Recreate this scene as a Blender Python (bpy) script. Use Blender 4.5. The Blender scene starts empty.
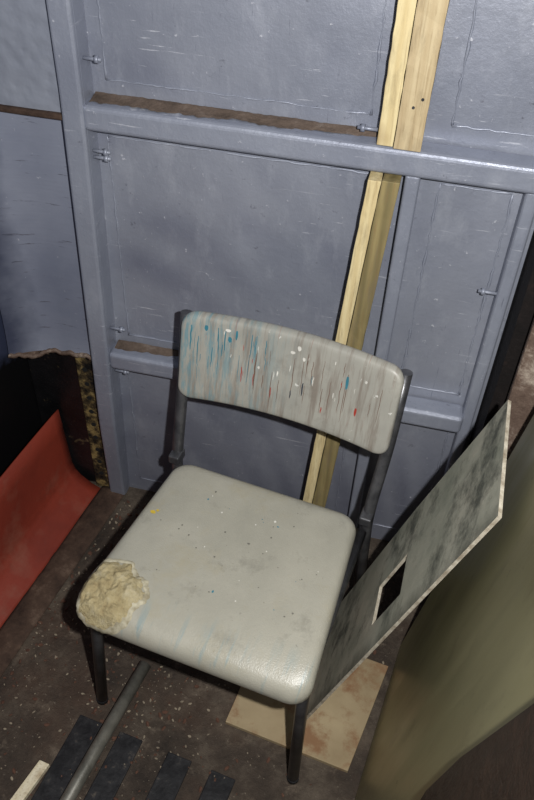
import bpy, bmesh, math, random
import numpy as np
from mathutils import Vector, Matrix, Euler, noise
random.seed(4)
S=bpy.context.scene
S.view_settings.view_transform='Standard'
S.view_settings.look='None'

# ------------------------------------------------------------------ helpers
def srgb(r,g,b):
    f=lambda c:(c/255/12.92) if c/255<=.04045 else ((c/255+.055)/1.055)**2.4
    return (f(r),f(g),f(b),1)

class Mat:
    def __init__(s,name,rough=.6,metal=0.0,spec=.5):
        s.m=bpy.data.materials.new(name); s.m.use_nodes=True
        s.nt=s.m.node_tree; s.N=s.nt.nodes; s.L=s.nt.links
        s.b=s.N['Principled BSDF']
        s.b.inputs['Roughness'].default_value=rough
        s.b.inputs['Metallic'].default_value=metal
        s.b.inputs['Specular IOR Level'].default_value=spec
        s.tc=s.N.new('ShaderNodeTexCoord')
    def coord(s,scale=(1,1,1),rot=(0,0,0),loc=(0,0,0)):
        mp=s.N.new('ShaderNodeMapping'); s.L.new(s.tc.outputs['Object'],mp.inputs[0])
        mp.inputs['Scale'].default_value=scale; mp.inputs['Rotation'].default_value=rot; mp.inputs['Location'].default_value=loc
        return mp.outputs[0]
    def noise(s,scale=5,detail=4,rough=.6,vec=None,dist=0):
        n=s.N.new('ShaderNodeTexNoise'); n.inputs['Scale'].default_value=scale
        n.inputs['Detail'].default_value=detail; n.inputs['Roughness'].default_value=rough
        n.inputs['Distortion'].default_value=dist
        s.L.new(vec if vec else s.tc.outputs['Object'],n.inputs['Vector']); return n.outputs['Fac']
    def voro(s,scale=5,vec=None,feat='F1'):
        n=s.N.new('ShaderNodeTexVoronoi'); n.feature=feat; n.inputs['Scale'].default_value=scale
        s.L.new(vec if vec else s.tc.outputs['Object'],n.inputs['Vector']); return n.outputs['Distance']
    def wave(s,scale=5,dist=2,vec=None,det=2,typ='BANDS',dr='X'):
        n=s.N.new('ShaderNodeTexWave'); n.wave_type=typ
        if typ=='BANDS': n.bands_direction=dr
        else: n.rings_direction=dr
        n.inputs['Scale'].default_value=scale;n.inputs['Distortion'].default_value=dist;n.inputs['Detail'].default_value=det
        s.L.new(vec if vec else s.tc.outputs['Object'],n.inputs['Vector']); return n.outputs['Fac']
    def ramp(s,fac,stops):
        r=s.N.new('ShaderNodeValToRGB'); e=r.color_ramp.elements
        while len(e)<len(stops): e.new(.5)
        for i,(p,c) in enumerate(stops):
            e[i].position=p; e[i].color=c if isinstance(c,tuple) else (c,c,c,1)
        s.L.new(fac,r.inputs[0]); return r.outputs[0]
    def mix(s,fac,a,b,mode='MIX'):
        m=s.N.new('ShaderNodeMix'); m.data_type='RGBA'; m.blend_type=mode
        for i,v in ((0,fac),(6,a),(7,b)):
            if isinstance(v,(int,float)): m.inputs[i].default_value=v if i==0 else (v,v,v,1)
            elif isinstance(v,tuple): m.inputs[i].default_value=v
            else: s.L.new(v,m.inputs[i])
        return m.outputs[2]
    def math(s,op,a,b=0.0,clamp=False):
        m=s.N.new('ShaderNodeMath'); m.operation=op; m.use_clamp=clamp
        for i,v in ((0,a),(1,b)):
            if isinstance(v,(int,float)): m.inputs[i].default_value=v
            else: s.L.new(v,m.inputs[i])
        return m.outputs[0]
    def xyz(s):
        n=s.N.new('ShaderNodeSeparateXYZ'); s.L.new(s.tc.outputs['Object'],n.inputs[0]); return n.outputs
    def base(s,c):
        if isinstance(c,tuple): s.b.inputs['Base Color'].default_value=c
        else: s.L.new(c,s.b.inputs['Base Color'])
        return s
    def rough(s,c): s.L.new(c,s.b.inputs['Roughness']); return s
    def bump(s,h,strength=.3,dist=.005):
        b=s.N.new('ShaderNodeBump'); b.inputs['Strength'].default_value=strength; b.inputs['Distance'].default_value=dist
        s.L.new(h,b.inputs['Height']); s.L.new(b.outputs[0],s.b.inputs['Normal']); return s

def link(o,parent=None):
    S.collection.objects.link(o)
    if parent: o.parent=parent
    return o
def empty(name):
    e=bpy.data.objects.new(name,None); e.empty_display_size=.05; return link(e)
def finish(bm,name,mat,parent=None,smooth=False,bevel=0,seg=2):
    bmesh.ops.remove_doubles(bm,verts=bm.verts,dist=1e-6)
    bmesh.ops.recalc_face_normals(bm,faces=bm.faces)
    me=bpy.data.meshes.new(name); bm.to_mesh(me); bm.free()
    o=bpy.data.objects.new(name,me)
    for m in (mat if isinstance(mat,list) else [mat]): me.materials.append(m.m)
    if smooth:
        for p in me.polygons: p.use_smooth=True
    link(o,parent)
    if bevel:
        b=o.modifiers.new('bevel','BEVEL'); b.width=bevel; b.segments=seg; b.limit_method='ANGLE'
    return o
def addbox(bm,x0,x1,y0,y1,z0,z1,f=lambda x,y,z:(x,y,z),mi=0):
    v=[bm.verts.new(f(x,y,z)) for x in(x0,x1) for y in(y0,y1) for z in(z0,z1)]
    for q in((0,1,3,2),(4,6,7,5),(0,4,5,1),(2,3,7,6),(0,2,6,4),(1,5,7,3)):
        fa=bm.faces.new([v[i] for i in q]); fa.material_index=mi
def box(name,mat,x0,x1,y0,y1,z0,z1,f=lambda x,y,z:(x,y,z),parent=None,bevel=.002,seg=2):
    bm=bmesh.new(); addbox(bm,x0,x1,y0,y1,z0,z1,f); return finish(bm,name,mat,parent,bevel=bevel,seg=seg)
def smoothpts(pts,r=.03,n=6):
    pts=[Vector(p) for p in pts]; out=[pts[0]]
    for i in range(1,len(pts)-1):
        a,b,c=pts[i-1],pts[i],pts[i+1]
        d1=(a-b); d2=(c-b); k=min(r,d1.length*.45,d2.length*.45)
        p=b+d1.normalized()*k; q=b+d2.normalized()*k
        for j in range(n+1):
            t=j/n; out.append(p*(1-t)**2+b*2*t*(1-t)+q*t*t)
    out.append(pts[-1]); return out
def addtube(bm,pts,r,n=16,cap=True,rad=None):
    pts=[Vector(p) for p in pts]; rings=[]
    t=(pts[1]-pts[0]).normalized(); ref=Vector((0,0,1)) if abs(t.z)<.9 else Vector((1,0,0))
    nrm=(ref-t*ref.dot(t)).normalized()
    for i,p in enumerate(pts):
        t=((pts[min(i+1,len(pts)-1)]-pts[max(i-1,0)])).normalized()
        nrm=(nrm-t*nrm.dot(t)).normalized(); bi=t.cross(nrm)
        rr=rad[i] if rad else r
        rings.append([bm.verts.new(p+(nrm*math.cos(2*math.pi*k/n)+bi*math.sin(2*math.pi*k/n))*rr) for k in range(n)])
    for a,b in zip(rings,rings[1:]):
        for k in range(n): bm.faces.new((a[k],a[(k+1)%n],b[(k+1)%n],b[k])).smooth=True
    if cap:
        bm.faces.new(rings[0][::-1]); bm.faces.new(rings[-1])
def tube(name,mat,pts,r,parent=None,n=16,rad=None):
    bm=bmesh.new(); addtube(bm,pts,r,n,rad=rad)
    bmesh.ops.recalc_face_normals(bm,faces=bm.faces)
    me=bpy.data.meshes.new(name); bm.to_mesh(me); bm.free(); me.materials.append(mat.m)
    return link(bpy.data.objects.new(name,me),parent)

# ------------------------------------------------------------------ materials
def steel_paint(name,c1=(122,127,141),c2=(148,152,164),metal=.3,rough=.42,strokes=.55):
    m=Mat(name,rough=rough,metal=metal)
    n1=m.noise(2.2,5,.6); c=m.ramp(n1,[(.3,srgb(*c1)),(.7,srgb(*c2))])
    # broad sweeping brush arcs
    w=m.wave(2.2,1.6,vec=m.coord((2.0,2.0,1.0),loc=(.9,0,.3)),det=4,typ='RINGS',dr='Y')
    msk=m.ramp(m.noise(2.4,3,.5,vec=m.coord(loc=(5,5,5))),[(.42,0.0),(.60,1.0)])
    c=m.mix(m.math('MULTIPLY',m.math('MULTIPLY',w,strokes),msk),c,srgb(102,106,124))
    st=m.noise(5,6,.7,vec=m.coord((4,4,1.6),rot=(0,.5,0)))
    c=m.mix(m.ramp(st,[(.52,0.0),(.75,.3)]),c,srgb(184,188,198))
    s1=m.noise(6,5,.7,vec=m.coord((1.5,1.5,26),rot=(0,.12,0))); s1m=m.ramp(m.noise(4,3,.5,vec=m.coord(loc=(9,2,6))),[(.48,0.0),(.58,1.0)])
    c=m.mix(m.math('MULTIPLY',m.ramp(s1,[(.63,0.0),(.67,.7)]),s1m),c,srgb(204,207,216))
    s2=m.noise(6,5,.7,vec=m.coord((30,30,1.6),loc=(3,8,1),rot=(0,-.1,0)))
    c=m.mix(m.math('MULTIPLY',m.ramp(s2,[(.64,0.0),(.69,.6)]),m.ramp(m.noise(5,3,.5,vec=m.coord(loc=(1,2,16))),[(.48,0.0),(.6,1.0)])),c,srgb(86,88,102))
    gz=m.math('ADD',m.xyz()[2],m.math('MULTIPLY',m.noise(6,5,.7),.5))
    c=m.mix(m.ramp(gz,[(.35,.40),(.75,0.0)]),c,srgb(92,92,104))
    sp=m.noise(60,3,.7); c=m.mix(m.ramp(sp,[(.68,0.0),(.74,.7)]),c,srgb(206,208,216))
    dk=m.noise(34,4,.7,vec=m.coord(loc=(3,1,2))); c=m.mix(m.ramp(dk,[(.66,0.0),(.74,.6)]),c,srgb(80,80,90))
    m.base(c)
    m.rough(m.ramp(m.noise(8,4),[(.3,rough-.08),(.7,rough+.15)]))
    h=m.math('ADD',m.math('MULTIPLY',st,.5),m.math('MULTIPLY',m.noise(60,4,.7),.7))
    m.bump(h,.4,.004); return m
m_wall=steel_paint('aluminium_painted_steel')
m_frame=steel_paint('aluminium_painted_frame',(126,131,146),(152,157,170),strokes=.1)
m_lump=Mat('lumpy_painted_lining',rough=.42,metal=.25)
_v=m_lump.voro(42,feat='SMOOTH_F1')
m_lump.base(m_lump.ramp(m_lump.noise(3,3),[(.3,srgb(130,135,148)),(.7,srgb(146,151,163))])).bump(m_lump.math('ADD',_v,m_lump.math('MULTIPLY',m_lump.noise(40,2),.5)),.45,.007)
m_lining=Mat('scratched_lining',rough=.42,metal=.25)
_c=m_lining.ramp(m_lining.noise(3,5,.6),[(.3,srgb(116,122,140)),(.7,srgb(144,149,164))])
_s=m_lining.noise(5,4,.7,vec=m_lining.coord((2,2,24)))
_c=m_lining.mix(m_lining.ramp(_s,[(.63,0.0),(.67,.8)]),_c,srgb(84,84,94))
_c=m_lining.mix(m_lining.ramp(m_lining.noise(50,3,.7),[(.68,0.0),(.74,.6)]),_c,srgb(196,198,206))
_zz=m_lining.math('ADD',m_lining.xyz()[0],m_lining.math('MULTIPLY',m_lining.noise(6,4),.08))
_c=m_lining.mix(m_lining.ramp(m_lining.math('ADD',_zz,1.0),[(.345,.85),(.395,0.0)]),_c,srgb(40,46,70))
m_lining.base(_c).bump(_s,.2,.003)
m_black=Mat('black_bitumen_paint',rough=.4)
_c=m_black.ramp(m_black.noise(6,5,.7),[(.35,srgb(9,9,11)),(.7,srgb(24,23,25))])
_c=m_black.mix(m_black.ramp(m_black.noise(16,5,.75),[(.62,0.0),(.68,.8)]),_c,srgb(92,80,58))
m_black.base(_c).bump(m_black.noise(30,4),.5,.006)
m_holed=Mat('rust_spotted_black_strip',rough=.75,spec=.2)
_c=m_holed.ramp(m_holed.noise(30,5,.7),[(.40,srgb(14,13,13)),(.52,srgb(60,50,34)),(.64,srgb(130,112,72))])
m_holed.base(_c).bump(m_holed.noise(40,5,.7),.8,.006)
m_leftw=Mat('dark_side_plate',rough=.4,metal=.1)
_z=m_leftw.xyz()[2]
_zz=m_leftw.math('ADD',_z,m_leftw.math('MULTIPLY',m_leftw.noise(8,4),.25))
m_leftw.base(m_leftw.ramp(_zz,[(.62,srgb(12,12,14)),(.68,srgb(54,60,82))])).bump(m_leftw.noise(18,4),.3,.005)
def rustmat(name,a=(66,56,48),b=(104,90,80),c=(138,128,120),rough=.85):
    m=Mat(name,rough=rough,spec=.25); n=m.noise(14,8,.75)
    m.base(m.ramp(n,[(.3,srgb(*a)),(.55,srgb(*b)),(.75,srgb(*c))])).bump(m.noise(50,6,.7),.6,.006); return m
m_rust=rustmat('rust_dust'); m_rustdark=rustmat('dark_rust',(10,8,8),(22,17,16),(44,33,28))
m_gutter=rustmat('gutter_rust',(40,30,26),(76,60,50),(116,98,84))
m_dkbrown=rustmat('mottled_dark_brown',(28,19,14),(46,33,25),(72,55,43),rough=.5)
m_rustcol=rustmat('rusty_scale',(58,44,38),(100,84,74),(176,164,150),rough=.6)
def woodmat(name,a,b,dirt=.5):
    m=Mat(name,rough=.65,spec=.3)
    v=m.coord((22,22,1.3))
    n=m.noise(3,5,.6,vec=v,dist=.4); w=m.wave(1.2,3,vec=m.coord((14,14,.8)),det=3)
    c=m.mix(m.math('MULTIPLY',w,.55),srgb(*a),srgb(*b)); c=m.mix(m.ramp(n,[(.4,0.0),(.75,.6)]),c,srgb(*b))
    k=m.noise(9,3,.6,vec=m.coord((1,1,.5))); c=m.mix(m.ramp(k,[(.62,0.0),(.74,.7)]),c,srgb(124,92,58))
    gr=m.noise(8,6,.75,vec=m.coord((5,5,1),loc=(2,2,2))); c=m.mix(m.ramp(gr,[(.50,0.0),(.70,dirt)]),c,srgb(112,100,80))
    fg=m.noise(4,3,.6,vec=m.coord((60,60,2))); c=m.mix(m.ramp(fg,[(.52,0.0),(.68,.4)]),c,srgb(128,104,70))
    m.base(c).bump(n,.5,.003); return m
m_woodL=woodmat('pale_pine',(212,197,154),(190,170,124),.4)
m_woodT=woodmat('tan_pine',(192,176,142),(162,142,108))
m_woodD=woodmat('aged_pine',(142,128,88),(92,84,56),.85)
m_seat=Mat('grey_vinyl',rough=.40,spec=.6)
_c=m_seat.ramp(m_seat.noise(5,5,.6),[(.3,srgb(146,144,132)),(.7,srgb(166,163,150))])
_c=m_seat.mix(m_seat.ramp(m_seat.noise(9,6,.75,vec=m_seat.coord(loc=(1.3,.4,0))),[(.56,0.0),(.70,.5)]),_c,srgb(110,108,98))
_c=m_seat.mix(m_seat.ramp(m_seat.noise(5,6,.75,vec=m_seat.coord(loc=(4.3,2.4,0))),[(.52,0.0),(.68,.4)]),_c,srgb(154,144,114))
_c=m_seat.mix(m_seat.ramp(m_seat.noise(90,3,.65,vec=m_seat.coord(loc=(4.3,2.4,0))),[(.70,0.0),(.73,.6)]),_c,srgb(104,100,92))
_x=m_seat.xyz()
_front=m_seat.math('SUBTRACT',1.0,m_seat.ramp(m_seat.math('ADD',_x[1],.5),[(.31,0.0),(.38,1.0)]))
_bl=m_seat.math('MULTIPLY',m_seat.ramp(m_seat.noise(9,4,.6,vec=m_seat.coord((7,.6,.8),loc=(.2,0,0))),[(.56,0.0),(.66,.5)]),_front)
_c=m_seat.mix(_bl,_c,srgb(106,138,146))
m_seat.base(_c).bump(m_seat.math('ADD',m_seat.noise(350,2),m_seat.math('MULTIPLY',m_seat.noise(14,3),3.0)),.22,.003)
m_seat.rough(m_seat.ramp(m_seat.noise(12,4),[(.3,.30),(.7,.45)]))
m_back=Mat('paint_streaked_vinyl',rough=.42,spec=.5)
_c=m_back.ramp(m_back.noise(6,5,.6),[(.3,srgb(138,137,130)),(.7,srgb(162,160,151))])
_c=m_back.mix(m_back.ramp(m_back.noise(2.2,5,.7,vec=m_back.coord((26,3,2.2))),[(.48,0.0),(.64,.65)]),_c,srgb(112,100,90))
_c=m_back.mix(m_back.ramp(m_back.noise(2.4,4,.7,vec=m_back.coord((50,3,3.0),loc=(8,3,5))),[(.64,0.0),(.70,.45)]),_c,srgb(132,82,70))
_x=m_back.xyz()
_lft=m_back.math('SUBTRACT',1.0,m_back.ramp(m_back.math('ADD',_x[0],.5),[(.30,0.0),(.54,1.0)]))
_c=m_back.mix(m_back.math('MULTIPLY',m_back.ramp(m_back.noise(2.6,5,.75,vec=m_back.coord((26,3,3),loc=(5,0,2))),[(.48,0.0),(.60,.75)]),_lft),_c,srgb(88,134,146))
_c=m_back.mix(m_back.ramp(m_back.noise(8,5,.75,vec=m_back.coord(loc=(2,2,8))),[(.56,0.0),(.68,.4)]),_c,srgb(112,108,100))
_c=m_back.mix(m_back.ramp(m_back.noise(48,3,.6),[(.70,0.0),(.73,.8)]),_c,srgb(214,214,208))
m_back.base(_c).bump(m_back.noise(40,3),.15,.002)
m_tube=Mat('worn_grey_tube',rough=.35,metal=.6)
m_tube.base(m_tube.ramp(m_tube.noise(25,5,.7),[(.35,srgb(66,67,70)),(.65,srgb(100,100,103)),(.8,srgb(78,60,50))])).bump(m_tube.noise(60,3),.2,.002)
m_foam=Mat('yellowed_foam',rough=.95,spec=.1)
m_foam.base(m_foam.ramp(m_foam.noise(25,6,.7),[(.3,srgb(154,136,100)),(.5,srgb(180,166,128)),(.72,srgb(202,192,162))])).bump(m_foam.noise(90,5,.8),1,.008)
m_torn=Mat('torn_vinyl_edge',rough=.8,spec=.2)
m_torn.base(m_torn.ramp(m_torn.noise(60,4),[(.35,srgb(136,128,106)),(.65,srgb(186,180,158))]))
m_floor=Mat('dirty_rubber_floor',rough=.8,spec=.3)
_c=m_floor.ramp(m_floor.noise(5,8,.75),[(.3,srgb(36,31,28)),(.5,srgb(68,59,51)),(.7,srgb(104,94,82))])
_c=m_floor.mix(m_floor.ramp(m_floor.noise(3,5,.7,vec=m_floor.coord(loc=(4,4,0))),[(.5,0.0),(.65,.4)]),_c,srgb(82,62,50))
_c=m_floor.mix(m_floor.ramp(m_floor.noise(14,7,.75,vec=m_floor.coord(loc=(1,7,0))),[(.56,0.0),(.68,.6)]),_c,srgb(120,108,94))
_c=m_floor.mix(m_floor.ramp(m_floor.noise(70,4,.7),[(.63,0.0),(.70,.6)]),_c,srgb(136,126,112))
m_floor.base(_c).bump(m_floor.noise(70,6,.75),.8,.009)
m_tread=Mat('black_rubber_tread',rough=.6,spec=.3)
m_tread.base(m_tread.ramp(m_tread.noise(30,6,.75),[(.4,srgb(18,18,21)),(.60,srgb(38,38,40)),(.74,srgb(96,88,78))])).bump(m_tread.noise(60,4),.4,.004)
m_red=Mat('red_oxide_paint',rough=.55,spec=.35)
_c=m_red.ramp(m_red.noise(5,6,.65),[(.3,srgb(108,42,31)),(.7,srgb(140,56,40))])
_c=m_red.mix(m_red.ramp(m_red.noise(10,7,.75),[(.54,0.0),(.72,.6)]),_c,srgb(78,40,32))
_c=m_red.mix(m_red.ramp(m_red.noise(6,6,.7,vec=m_red.coord(loc=(3,9,2))),[(.55,0.0),(.70,.35)]),_c,srgb(134,96,80))
m_red.base(_c).bump(m_red.noise(40,3),.1,.002)
m_olive=Mat('olive_varnished_sheet',rough=.3,metal=.45,spec=.5)
_c=m_olive.ramp(m_olive.noise(2.0,3,.5,vec=m_olive.coord((1,2,.6))),[(.3,srgb(134,129,92)),(.7,srgb(160,155,116))])
_c=m_olive.mix(m_olive.ramp(m_olive.noise(9,6,.7,vec=m_olive.coord((1,2,1))),[(.56,0.0),(.70,.35)]),_c,srgb(104,94,66))
_c=m_olive.mix(m_olive.ramp(m_olive.noise(50,4,.7),[(.66,0.0),(.72,.5)]),_c,srgb(84,74,50))
m_olive.base(_c).bump(m_olive.noise(60,2),.05,.002)
m_olive.rough(m_olive.ramp(m_olive.noise(4,4,.6,vec=m_olive.coord((1,5,.5))),[(.3,.28),(.7,.42)]))
m_board=Mat('weathered_painted_plywood',rough=.55,spec=.35)
_c=m_board.ramp(m_board.noise(7,6,.65,vec=m_board.coord((1,1.2,1))),[(.3,srgb(134,137,122)),(.55,srgb(164,163,147)),(.75,srgb(186,180,162))])
_c=m_board.mix(m_board.ramp(m_board.noise(6,7,.75,vec=m_board.coord((3,.9,1.0),loc=(2,1,.4))),[(.50,0.0),(.64,.85)]),_c,srgb(54,58,52))
_bx=m_board.xyz()
_ed=m_board.math('ADD',_bx[1],m_board.math('MULTIPLY',m_board.noise(14,5,.7),.10))
_c=m_board.mix(m_board.ramp(m_board.math('ADD',_ed,.2),[(.175,.75),(.225,0.0)]),_c,srgb(62,62,54))
m_board.base(_c).bump(m_board.noise(40,4),.3,.003)
m_edge=Mat('plywood_edge',rough=.8); m_edge.base(m_edge.ramp(m_edge.noise(50,4),[(.3,srgb(120,108,90)),(.7,srgb(196,190,174))]))
m_ply=Mat('rust_stained_plywood',rough=.7,spec=.25)
_c=m_ply.ramp(m_ply.noise(6,5,.6),[(.3,srgb(132,115,88)),(.7,srgb(164,148,118))])
_c=m_ply.mix(m_ply.ramp(m_ply.noise(8,6,.7,vec=m_ply.coord(loc=(1,2,0))),[(.50,0.0),(.62,.8)]),_c,srgb(122,84,56))
m_ply.base(_c).bump(m_ply.noise(50,4),.2,.002)
m_pipe=Mat('dull_pipe',rough=.5,metal=.3)
m_pipe.base(m_pipe.ramp(m_pipe.noise(20,5,.7),[(.3,srgb(74,73,67)),(.6,srgb(112,110,102)),(.8,srgb(84,68,56))])).bump(m_pipe.noise(60,3),.3,.002)
def flat(name,c,r=.5):
    m=Mat(name,rough=r); m.base(m.ramp(m.noise(40,3),[(.3,srgb(*[int(k*.88) for k in c])),(.7,srgb(*c))])); return m
m_blue=flat('blue_paint',(54,122,140)); m_redp=flat('red_paint',(168,56,44)); m_white=flat('white_paint',(222,220,212))
m_navy=flat('navy_paint',(48,54,66)); m_yel=flat('yellow_paint',(206,178,60)); m_brown=flat('brown_paint',(112,86,72))
m_chip=flat('debris_chips',(142,130,112),.9); m_rchip=flat('rust_flakes',(88,60,46),.9)

# ------------------------------------------------------------------ room
A=Vector((-.497,.407,0)); U=Vector((.99037,.13844,0)); Nn=Vector((.13844,-.99037,0))
def W(u,o,z): return A+U*u+Nn*o+Vector((0,0,z))
H=2.15
box('wall_back',m_wall,-.217,.92,-.03,0,0,H,W,bevel=0)
box('floor',m_floor,-.80,.80,-1.3,.62,-.04,0,bevel=0)
box('wall_left',m_leftw,-.75,-.712,-1.3,.40,0,H,bevel=0)
bm=bmesh.new()
P=[(.376,.540),(.393,.372),(.64,.372),(.64,-1.3),(.67,-1.3),(.67,.56),(.376,.56)]
lo=[bm.verts.new((x,y,0)) for x,y in P]; hi=[bm.verts.new((x,y,H)) for x,y in P]
for i in range(len(P)): bm.faces.new((lo[i],lo[(i+1)%len(P)],hi[(i+1)%len(P)],hi[i]))
bm.faces.new(hi); bm.faces.new(lo[::-1])
finish(bm,'wall_right',m_rustdark)
fr=empty('steel_wall_framing')
def WL(u,o,z): return W(u-.030*max(0,1-z/1.15),o-.018*max(0,1-z/.3)*(1 if o>.02 else 0),z)
def tall(name,mat,u0,u1,o0,o1,z1,bev):
    bm=bmesh.new(); zs=[0,.3,1.15,z1]; vs=[[bm.verts.new(WL(u,o,z)) for u,o in((u0,o0),(u1,o0),(u1,o1),(u0,o1))] for z in zs]
    for a,b in zip(vs,vs[1:]):
        for k in range(4): bm.faces.new((a[k],a[(k+1)%4],b[(k+1)%4],b[k]))
    bm.faces.new(vs[0]); bm.faces.new(vs[-1]); finish(bm,name,mat,fr,bevel=bev,seg=3)
tall('frame_left_flange',m_frame,.0,.044,.040,.056,H,.006)
tall('frame_left_web',m_frame,.034,.044,-.001,.045,H,.002)
def stringer(n,z0,z1,u0,u1):
    box(n,m_frame,u0,u1,-.001,.052,z0,z1,W,fr,.010,4)
stringer('stringer_upper',1.083,1.133,.038,.89)
stringer('stringer_lower',.492,.540,.026,.85)
box('frame_middle_flange',m_frame,.637,.664,.030,.044,0,1.085,W,fr,.005,3)
box('frame_middle_web',m_frame,.652,.664,-.001,.04,0,1.085,W,fr,.003)
box('frame_right',m_frame,.846,.872,-.001,.038,0,1.085,W,fr,.007,3)
def bead(name,u0,u1,z0,z1):
    pts=[(u0,z0),(u1,z0),(u1,z1),(u0,z1),(u0,z0)]; bm=bmesh.new()
    for (a,b),(c,d) in zip(pts,pts[1:]):
        n=max(4,int(math.hypot(c-a,d-b)/.012)); q=[]; rd=[]
        for i in range(n+1):
            t=i/n; q.append(W(a+(c-a)*t+random.uniform(-.0014,.0014),.0005,b+(d-b)*t+random.uniform(-.0014,.0014))); rd.append(random.uniform(.0006,.0032))
        addtube(bm,q,.003,6,rad=rd)
    finish(bm,name,m_frame,fr,smooth=True)
bead('weld_bead_1',.072,.56,1.165,1.9)
bead('weld_bead_2',.062,.60,.565,1.055)
bead('weld_bead_3',.050,.60,.05,.465)
bead('weld_bead_4',.70,.83,.565,1.055)
bead('weld_bead_5',.70,.83,.06,.465)
bead('weld_bead_6',.70,.90,1.165,1.9)
def stud(name,u,z,d):
    bm=bmesh.new(); a=W(u,.028,z); b=a+U*d*.035; addtube(bm,[a,b],.0035,8); addtube(bm,[a+U*d*.022,a+U*d*.029],.0075,6)
    finish(bm,name,m_frame,fr)
stud('stud_1',.044,1.21,1); stud('stud_2',.042,1.035,1); stud('stud_3',.042,1.022,1); stud('stud_4',.577,1.152,-1); stud('stud_5',.846,.86,-1); stud('stud_6',.030,.47,1); stud('stud_7',.032,.60,1)
def dust(name,u0,u1,z,o0,o1,mat,dens,parent):
    bm=bmesh.new()
    nu=int((u1-u0)/.004); no=8
    g=[[None]*(no+1) for _ in range(nu+1)]
    for i in range(nu+1):
        for j in range(no+1):
            u=u0+(u1-u0)*i/nu; t=j/no
            k=noise.noise(Vector((u*18,t*1.5,z*7)))+.6*noise.noise(Vector((u*90,t*6,z*7))); wv=.5+.5*noise.noise(Vector((u*14,3,z)))+.3*noise.noise(Vector((u*80,3,z)))
            edge=max(.3,1-((i/nu)**3)*.5)
            o=o0+(o1-o0)*t*(.5+.5*wv)*edge
            h=(.0045*(1-t)+.0015*k)*dens
            g[i][j]=bm.verts.new(W(u,o,z+max(h,-.0008)))
    for i in range(nu):
        for j in range(no): bm.faces.new((g[i][j],g[i+1][j],g[i+1][j+1],g[i][j+1]))
    finish(bm,name,mat,parent,smooth=True)
dust('rust_dust_upper',.048,.575,1.1335,.001,.046,m_rust,1.4,fr)
dust('rust_dust_lower',.035,.20,.5405,.001,.034,m_rust,1.0,fr)
ln=empty('hull_lining_panel')
def grid(name,mat,fn,nu,nv,parent,smooth=True,solid=0):
    bm=bmesh.new(); g=[[bm.verts.new(fn(i/nu,j/nv)) for j in range(nv+1)] for i in range(nu+1)]
    for i in range(nu):
        for j in range(nv): bm.faces.new((g[i][j],g[i+1][j],g[i+1][j+1],g[i][j+1]))
    o=finish(bm,name,mat,parent,smooth)
    if solid: s=o.modifiers.new('s','SOLIDIFY'); s.thickness=solid; s.offset=0
    return o
def lump(s,t):
    u=-.214+s*.214; z=1.105+t*1.0
    return W(u,.036+.0012*noise.noise(Vector((u*14,z*14,1)))+.0006*noise.noise(Vector((u*60,z*60,4))),z)
grid('upper_lining',m_lump,lump,40,160,ln)
box('rust_lip',m_gutter,-.214,.0,.0,.044,1.093,1.106,W,ln,.004)
def mid(s,t):
    u=-.216+s*(.216-.020*(1-t)); z=.50+t*.60
    o=.018+ .05*max(0,1-s*1.6)**2 + .012*math.exp(-t*9)
    return W(u,o+.001*noise.noise(Vector((u*12,z*12,3))),z)
grid('curved_middle_lining',m_lining,mid,30,60,ln)
def lip(s,t):
    u=-.214+s*.194; o=.0+ t*(.036+.05*max(0,1-s*1.6)**2)
    return W(u,o,.500+.007*noise.noise(Vector((u*35,o*30,9)))+.006*noise.noise(Vector((u*90,o*90,9)))-.012*math.exp(-((s-.25)/.12)**2))
grid('corroded_lower_lip',m_rustcol,lip,60,8,ln,solid=.009)
box('black_lower_plate',m_black,-.215,.0,.0,.010,0,.495,W,ln,.002)
# perforated, rust-spotted strip beside the frame foot
bm=bmesh.new()
addbox(bm,-.078,-.034,.010,.020,0,.485,W)
finish(bm,'rusty_perforated_strip',m_holed,ln,bevel=.002)
bm=bmesh.new()
for k in range(9):
    z=.06+k*.048; a=W(-.056,.0195,z); b=W(-.056,.0212,z); addtube(bm,[a,b],.0065,14)
finish(bm,'strip_holes',flat('hole_black',(6,6,6),.95),ln)
box('rusty_column',m_rustcol,.418,.55,.318,.368,0,1.5,bevel=.006)

# ------------------------------------------------------------------ battens
def batten(name,mat,ub,ut,wd,ob,ot,th,z0,z1):
    bm=bmesh.new(); n=40; vs=[]
    for i in range(n+1):
        t=i/n; z=z0+(z1-z0)*t; u=ub+(ut-ub)*t; o=ob+(ot-ob)*t; j=lambda k:.0014*noise.noise(Vector((z*45,k,ub*50)))
        vs.append([bm.verts.new(W(u+a*wd+j(a*3+b),o+b*th+j(a+b*7+2),z)) for a,b in((0,0),(1,0),(1,1),(0,1))])
    for a,b in zip(vs,vs[1:]):
        for k in range(4): bm.faces.new((a[k],a[(k+1)%4],b[(k+1)%4],b[k]))
    bm.faces.new(vs[0]); bm.faces.new(vs[-1])
    return finish(bm,name,mat,bevel=.0012)
batten('wooden_batten',m_woodL,.580,.590,.028,.006,.006,.044,1.135,1.95)
ub=batten('wooden_batten',m_woodT,.6095,.6195,.046,.006,.006,.050,1.135,1.95)
batten('wooden_batten',m_woodL,.519,.575,.023,.078,.033,.036,.150,1.078)
batten('wooden_batten',m_woodD,.543,.599,.032,.078,.033,.032,.135,1.078)
bm=bmesh.new()
for z,uu in ((1.21,.632),(1.225,.645)):
    a=W(uu,.0555,z); b=W(uu,.0572,z); addtube(bm,[a,b],.0026,10)
finish(bm,'screw_heads',m_tube,ub)

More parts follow.
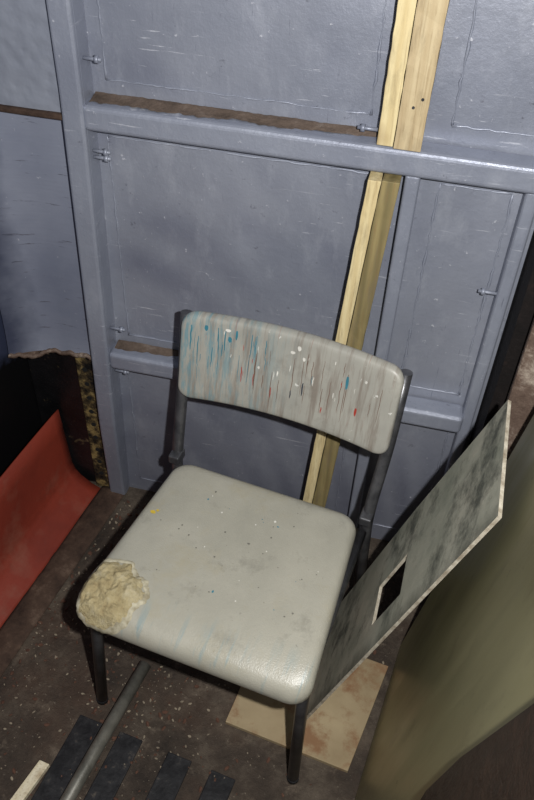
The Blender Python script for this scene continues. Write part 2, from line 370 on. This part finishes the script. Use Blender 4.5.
# ------------------------------------------------------------------ chair
ch=empty('chair')
def rrect(rho,n):
    side=2-2*rho; arc=math.pi*rho/2; per=4*(side+arc); out=[]
    for k in range(n):
        d=per*k/n; q=int(d//(side+arc)); d-=q*(side+arc)
        if d<side: x,y=1,-1+rho+d
        else:
            a=(d-side)/rho; x,y=1-rho+rho*math.cos(a),1-rho+rho*math.sin(a)
        for _ in range(q): x,y=-y,x
        out.append((x,y))
    return out
def seat_half(y): return .208+(.238-.208)*((.20-y)/.40)
def seat_top(x,y):
    z=.452-.006*math.exp(-((x/.15)**2+((y-.02)/.13)**2))
    if y<-.10: z-=.022*((-.10-y)/.10)**2
    return z
n=160
RR=rrect(.18,n)
prof=[(.02,0),(.2,0),(.4,0),(.55,0),(.7,0),(.8,0),(.88,0),(.93,-.001),(.96,-.0035),(.98,-.008),(.993,-.014),(1.0,-.022),(.998,-.034),(.985,-.043),(.95,-.046),(.5,-.046),(.02,-.046)]
bm=bmesh.new(); rings=[]
for s,dz in prof:
    ring=[]
    for a,b in RR:
        y=b*(.204 if b>0 else .207)*s; x=a*seat_half(y)*s
        ring.append(bm.verts.new((x,y,seat_top(x,y)+dz)))
    rings.append(ring)
for a,b in zip(rings,rings[1:]):
    for k in range(n): bm.faces.new((a[k],a[(k+1)%n],b[(k+1)%n],b[k]))
bm.faces.new(rings[0]); bm.faces.new(rings[-1])
finish(bm,'seat',m_seat,ch,smooth=True)
ZB,ZT=.586,.781; BW=.230
def back_y(x,z): return .244+(z-.59)*.21+.022*(1-min(1,abs(x)/BW)**2)
def rr2(n):
    r=.028; hx,hz=BW,(ZT-ZB)/2; pts=[]; sx,sz=2*(hx-r),2*(hz-r); arc=math.pi*r/2; segs=[sz,arc,sx,arc,sz,arc,sx,arc]; per=sum(segs)
    for k in range(n):
        d=per*k/n; i=0
        while d>segs[i]: d-=segs[i]; i+=1
        if i==0: p=(hx,-hz+r+d)
        elif i==1: a=d/r; p=(hx-r+r*math.cos(a),hz-r+r*math.sin(a))
        elif i==2: p=(hx-r-d,hz)
        elif i==3: a=d/r+math.pi/2; p=(-hx+r+r*math.cos(a),hz-r+r*math.sin(a))
        elif i==4: p=(-hx,hz-r-d)
        elif i==5: a=d/r+math.pi; p=(-hx+r+r*math.cos(a),-hz+r+r*math.sin(a))
        elif i==6: p=(-hx+r+d,-hz)
        else: a=d/r+1.5*math.pi; p=(hx-r+r*math.cos(a),-hz+r+r*math.sin(a))
        pts.append(p)
    return pts
R2=rr2(n)
prof=[(.02,0),(.3,0),(.55,0),(.75,0),(.86,0.0),(.93,.001),(.965,.003),(.985,.006),(1.0,.013),(.99,.019),(.96,.023),(.9,.025),(.5,.025),(.02,.025)]
bm=bmesh.new(); rings=[]
for s,d in prof:
    ring=[]
    for px,pz in R2:
        m=(1-s)*.2 if s>.85 else None
        if m is not None:
            x=px*(1-m/BW*.5); z0=pz*(1-m/((ZT-ZB)/2)*.5)
        else: x=px*s; z0=pz*s
        z=(ZB+ZT)/2+z0+.005*(1-(x/BW)**2)
        ring.append(bm.verts.new((x,back_y(x,z)+d,z)))
    rings.append(ring)
for a,b in zip(rings,rings[1:]):
    for k in range(n): bm.faces.new((a[k],a[(k+1)%n],b[(k+1)%n],b[k]))
bm.faces.new(rings[0]); bm.faces.new(rings[-1])
finish(bm,'backrest',m_back,ch,smooth=True)
for sx,nm in((-1,'left'),(1,'right')):
    tube('rear_leg_and_upright_'+nm,m_tube,smoothpts([(sx*.233,.250,0.004),(sx*.221,.218,.42),(sx*.221,.228,.47),(sx*.227,.276,.60),(sx*.228,.310,.768)],.05),.0125,ch)
    fx=-.238 if sx<0 else .222
    tube('front_leg_and_side_rail_'+nm,m_tube,smoothpts([(fx,-.172,.004),(sx*.216,-.158,.396),(sx*.214,.205,.396)],.03),.0125,ch)
    for yy,xx,r in((.250,sx*.233,'rear'),(-.172,fx,'front')):
        bm=bmesh.new(); addtube(bm,[(xx,yy,0),(xx,yy,.012)],.0132,14); finish(bm,f'{r}_foot_cap_{nm}',m_tread,ch)
tube('cross_rail_front',m_tube,[(-.212,-.12,.396),(.212,-.12,.396)],.008,ch)
tube('cross_rail_rear',m_tube,[(-.214,.19,.398),(.214,.19,.398)],.008,ch)
bm=bmesh.new()
for sx in(-1,1): addbox(bm,sx*.219-.013,sx*.219+.013,.196,.232,.428,.452)
finish(bm,'seat_brackets',m_tube,ch,bevel=.004,seg=3)
cx,cy=-.178,-.153
def foamrad(a): return .062*(1+.20*noise.noise(Vector((math.cos(a)*1.6,math.sin(a)*1.6,2)))+.10*noise.noise(Vector((math.cos(a)*4,math.sin(a)*4,7))))
def drape(x,y,up):
    lim=seat_half(max(-.207,y)); ox=max(0,-x-lim+.010); oy=max(0,-y-.197); o=math.hypot(ox,oy)
    x=max(x,-lim-.003-up*.5); y=max(y,-.210-up*.5)
    r=.040; ccx=-lim+r; ccy=-.207+r
    if x<ccx and y<ccy:
        d=math.hypot(x-ccx,y-ccy)
        if d>r+.003+up*.5:
            k=(r+.003+up*.5)/d; o=max(o,(d-r)*1.4+.004); x=ccx+(x-ccx)*k; y=ccy+(y-ccy)*k
    return Vector((x,y,seat_top(x,y)+up-min(o,.045)*1.25))
bm=bmesh.new(); rings=[]
for i in range(31):
    s=i/30; ring=[]
    for k in range(110):
        a=2*math.pi*k/110; rr=foamrad(a)*s
        x=cx+math.cos(a)*rr*1.02; y=cy+math.sin(a)*rr
        up=.012*(1-s**4)+.007*noise.noise(Vector((x*45,y*45,1)))+.0035*noise.noise(Vector((x*130,y*130,5)))-(.003 if s>.97 else 0)
        ring.append(bm.verts.new(drape(x,y,up)))
    rings.append(ring)
for a,b in zip(rings,rings[1:]):
    for k in range(110):
        try: bm.faces.new((a[k],a[(k+1)%110],b[(k+1)%110],b[k]))
        except ValueError: pass
finish(bm,'exposed_foam',m_foam,ch,smooth=True)
bm=bmesh.new(); inner=[];mid_=[];outer=[]
K=160
for k in range(K):
    a=2*math.pi*k/K; nz=noise.noise(Vector((math.cos(a)*11,math.sin(a)*11,0)))
    rr=foamrad(a)
    def pt(r,up): return drape(cx+math.cos(a)*r*1.02,cy+math.sin(a)*r,up)
    inner.append(bm.verts.new(pt(rr-.004-.005*max(0,nz),.004+.003*nz)))
    mid_.append(bm.verts.new(pt(rr+.001,.0042+.0015*nz)))
    outer.append(bm.verts.new(pt(rr+.006+.003*nz,.0003)))
for k in range(K):
    j=(k+1)%K
    bm.faces.new((inner[k],inner[j],mid_[j],mid_[k])); bm.faces.new((mid_[k],mid_[j],outer[j],outer[k]))
finish(bm,'torn_vinyl_rim',m_torn,ch,smooth=True)
def drip(bm,x,z,l,w):
    nseg=max(3,int(l/.004)); L=[];Rr=[]
    for i in range(nseg+1):
        t=i/nseg; zz=max(z-l*t,.598); ww=w*(.35+.65*abs(math.sin(t*2.6+.4)))*(1 if t<.9 else .7); xo=.0015*noise.noise(Vector((x*99,t*4,0)))
        zz-=t*.0001
        for lst,sg in((L,-1),(Rr,1)):
            xx=x+sg*ww/2+xo
            lst.append(bm.verts.new((xx,back_y(xx,zz)-.0007+max(0,(zz-.771))*.2,zz)))
    for i in range(nseg): bm.faces.new((L[i],Rr[i],Rr[i+1],L[i+1]))
def drips(name,mat,lst):
    bm=bmesh.new()
    for q in lst: drip(bm,*q)
    finish(bm,name,mat,ch)
rnd=random.Random(11)
def many(k,xa,xb,za,zb,la,lb,wa,wb): return [(rnd.uniform(xa,xb),rnd.uniform(za,zb),rnd.uniform(la,lb),rnd.uniform(wa,wb)) for _ in range(k)]
drips('blue_paint_drips',m_blue,[(-.205,.762,.055,.003),(-.190,.74,.065,.002),(-.150,.765,.03,.002),(-.135,.762,.05,.0025),(-.112,.766,.02,.005),(-.16,.72,.045,.002),(.123,.735,.028,.006),(-.08,.765,.05,.002),(-.05,.76,.03,.0018),(-.175,.766,.012,.008),(-.125,.75,.012,.008)]+many(14,-.21,-.07,.68,.765,.015,.07,.0008,.0018)+many(4,-.06,.08,.70,.765,.01,.03,.0008,.0014))
drips('red_paint_drips',m_redp,[(-.095,.69,.035,.0022),(.150,.675,.018,.005),(-.03,.66,.024,.002),(.08,.65,.014,.0025)]+many(5,-.12,.12,.64,.74,.008,.03,.0008,.0014))
drips('navy_paint_drips',m_navy,[(.035,.69,.03,.003),(.012,.665,.018,.0025)])
drips('white_paint_drips',m_white,[(.018,.766,.010,.008),(.030,.745,.008,.006),(.005,.752,.006,.010),(-.13,.766,.006,.012),(-.02,.70,.012,.003),(.055,.71,.02,.002),(.004,.72,.014,.002),(.10,.69,.012,.002),(.16,.74,.006,.005),(-.06,.70,.006,.005)]+many(9,-.15,.18,.64,.765,.004,.02,.0008,.002))
drips('brown_paint_drips',m_brown,many(22,-.09,.20,.68,.765,.03,.10,.0007,.0015))
def spots(name,mat,lst):
    bm=bmesh.new()
    for x,y,r,e in lst:
        q=[]
        for k in range(12):
            a=k*math.pi/6; rr=r*(1+.25*noise.noise(Vector((x*50+k,y*50,0)))); xx=x+math.cos(a)*rr; yy=y+math.sin(a)*rr*e
            q.append(bm.verts.new((xx,yy,seat_top(xx,yy)+.0012)))
        bm.faces.new(q)
    finish(bm,name,mat,ch)
def sp(k,ra,rb): return [(rnd.uniform(-.17,.19),rnd.uniform(-.09,.17),rnd.uniform(ra,rb),rnd.uniform(.6,1.3)) for _ in range(k)]
spots('yellow_paint_spots',m_yel,[(-.190,.045,.006,.7),(-.183,.052,.003,1)])
spots('grey_paint_spots',flat('grey_spots',(112,110,102)),[(-.03,-.005,.002,1),(.02,.05,.003,.7)]+sp(22,.0008,.002))
spots('blue_paint_spots',m_blue,[(-.1,.12,.002,1),(.06,.11,.0025,.6),(.0,-.08,.002,1.5)]+sp(5,.0008,.0014))
spots('white_paint_spots',m_white,[(.05,.12,.0025,1),(-.06,.10,.002,1)]+sp(8,.0007,.0015))

# ------------------------------------------------------------------ leaning board with rectangular hole
bd=empty('plywood_board_with_cutout')
x0,z0,x1,z1=.199,.020,.437,.872
L=math.hypot(x1-x0,z1-z0); dx,dz=(x1-x0)/L,(z1-z0)/L
def B(q,y,t):
    sk=.026*((y+.06)/.26)
    return (x0+dx*q+dz*t-sk, y, z0+dz*q-dx*t)
qs=[0,.385,.520,L]; ys=[-.06,.003,.095,.205]
bm=bmesh.new(); V={}
for i,q in enumerate(qs):
    for j,y in enumerate(ys):
        for t in(0,1): V[i,j,t]=bm.verts.new(B(q,y-(.016 if i==3 and j==3 else 0),t*.006))
for i in range(3):
    for j in range(3):
        if (i,j)==(1,1): continue
        for t in(0,1): bm.faces.new((V[i,j,t],V[i+1,j,t],V[i+1,j+1,t],V[i,j+1,t]))
def side(a,b): 
    f=bm.faces.new((V[a[0],a[1],0],V[b[0],b[1],0],V[b[0],b[1],1],V[a[0],a[1],1])); f.material_index=1
for i in range(3): side((i,0),(i+1,0)); side((i,3),(i+1,3)); side((0,i),(0,i+1)); side((3,i),(3,i+1))
side((1,1),(2,1)); side((1,2),(2,2)); side((1,1),(1,2)); side((2,1),(2,2))
finish(bm,'board',[m_board,m_edge],bd)

def OL(x,y,z): return (.357+.125*z+x,y,z)
box('olive_sheet_panel',m_olive,0,.018,-.95,.222,0,1.25,OL,bevel=.004)
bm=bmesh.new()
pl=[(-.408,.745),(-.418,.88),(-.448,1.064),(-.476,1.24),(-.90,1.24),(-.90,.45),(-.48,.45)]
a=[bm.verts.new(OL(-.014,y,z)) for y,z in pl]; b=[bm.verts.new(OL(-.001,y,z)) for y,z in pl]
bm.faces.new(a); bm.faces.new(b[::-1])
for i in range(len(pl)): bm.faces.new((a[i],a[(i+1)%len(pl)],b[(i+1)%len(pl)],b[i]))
finish(bm,'dark_brown_plate',m_dkbrown,bevel=.005,seg=3)  # dark brown shape laid as a thin plate over the olive panel's near part

# ------------------------------------------------------------------ red kick plate at left
rprof=[(-.553,.004),(-.580,.014),(-.612,.036),(-.628,.056),(-.635,.080),(-.646,.280)]
def rp(s,t):
    k=t*(len(rprof)-1); i=min(int(k),len(rprof)-2); f=k-i
    x=rprof[i][0]*(1-f)+rprof[i+1][0]*f; z=rprof[i][1]*(1-f)+rprof[i+1][1]*f
    y=.368-s*1.45; return (x+.002*noise.noise(Vector((y*5,z*5,0))),y,z)
grid('red_steel_kick_plate',m_red,rp,50,15,None,solid=.004)
def rs(s,t):
    x=-.552+t*.072; y=.380-s*1.45; return (x,y,.004+.006*math.sin(t*math.pi)+.002*noise.noise(Vector((x*40,y*30,0))))
grid('rusty_floor_gutter',m_gutter,rs,120,10,None,solid=.003)

# ------------------------------------------------------------------ floor things
bm=bmesh.new()
for x in (-.265,-.165,-.047,.055): addbox(bm,x,x+.056,-.60,-.222,0,.006)
finish(bm,'rubber_floor_tread',m_tread,bevel=.002)
def PLY(x,y,z): return (x+(-.018 if y<0 else 0)*(1 if x>.2 else 0),y,z)
box('plywood_offcut',m_ply,.042,.345,-.118,.150,.0005,.012,PLY,bevel=.001)
tube('metal_pipe',m_pipe,[(-.181,-.070,.026),(-.188,-.30,.024),(-.193,-.62,.022)],.0145,n=20)
def ST(x,y,z):
    c,s=math.cos(.12),math.sin(.12); return (-.276+x*c+y*s, -.346+y*c, z)
m_stick=woodmat('pale_stick',(216,208,184),(196,184,154),.2)
box('wood_stick',m_stick,-.012,.012,-.16,0,.007,.020,ST,bevel=.001)
def chips(name,mat,k,seed,rs_):
    R_=random.Random(seed); bm=bmesh.new()
    for i in range(k):
        m=i%3
        if m==0: x=R_.uniform(-.48,.34); y=R_.uniform(-.5,.42)
        elif m==1: y=R_.uniform(-.5,.38); x=-.475+abs(R_.gauss(0,.06))
        else: x=R_.gauss(-.14,.11); y=R_.gauss(-.16,.12)
        r=R_.choice(rs_)
        q=Matrix.Translation((x,y,.002+r*.3))@Euler((R_.random(),R_.random(),R_.random()*6)).to_matrix().to_4x4()@Matrix.Diagonal((r*1.7,r,r*.6,1))
        bmesh.ops.create_icosphere(bm,subdivisions=1,radius=1,matrix=q)
    finish(bm,name,mat)
chips('floor_debris',m_chip,600,5,[.0008,.001,.0012,.0016,.0024,.003])
chips('rust_flakes',m_rchip,360,8,[.0015,.002,.003,.0045])

# ------------------------------------------------------------------ camera, flash, ambience
cam=bpy.data.cameras.new('camera'); co=link(bpy.data.objects.new('camera',cam))
co.location=(.3605,-.8470,1.7565); co.rotation_euler=(.8106,-.0350,.3722)
cam.sensor_fit='VERTICAL'; cam.sensor_height=36; cam.sensor_width=24; cam.lens=799.1*36/800; cam.clip_start=.02
S.camera=co
M=co.rotation_euler.to_matrix()
ld=bpy.data.lights.new('camera_flash','POINT'); ld.energy=116; ld.shadow_soft_size=.014; ld.color=(1,.985,.96)
lo=link(bpy.data.objects.new('camera_flash',ld)); lo.location=co.location+M@Vector((.12,.04,.0))
w=bpy.data.worlds.new('dim_ambient'); S.world=w; w.use_nodes=True
bg=w.node_tree.nodes['Background']; bg.inputs[0].default_value=(.85,.9,1,1); bg.inputs[1].default_value=.08
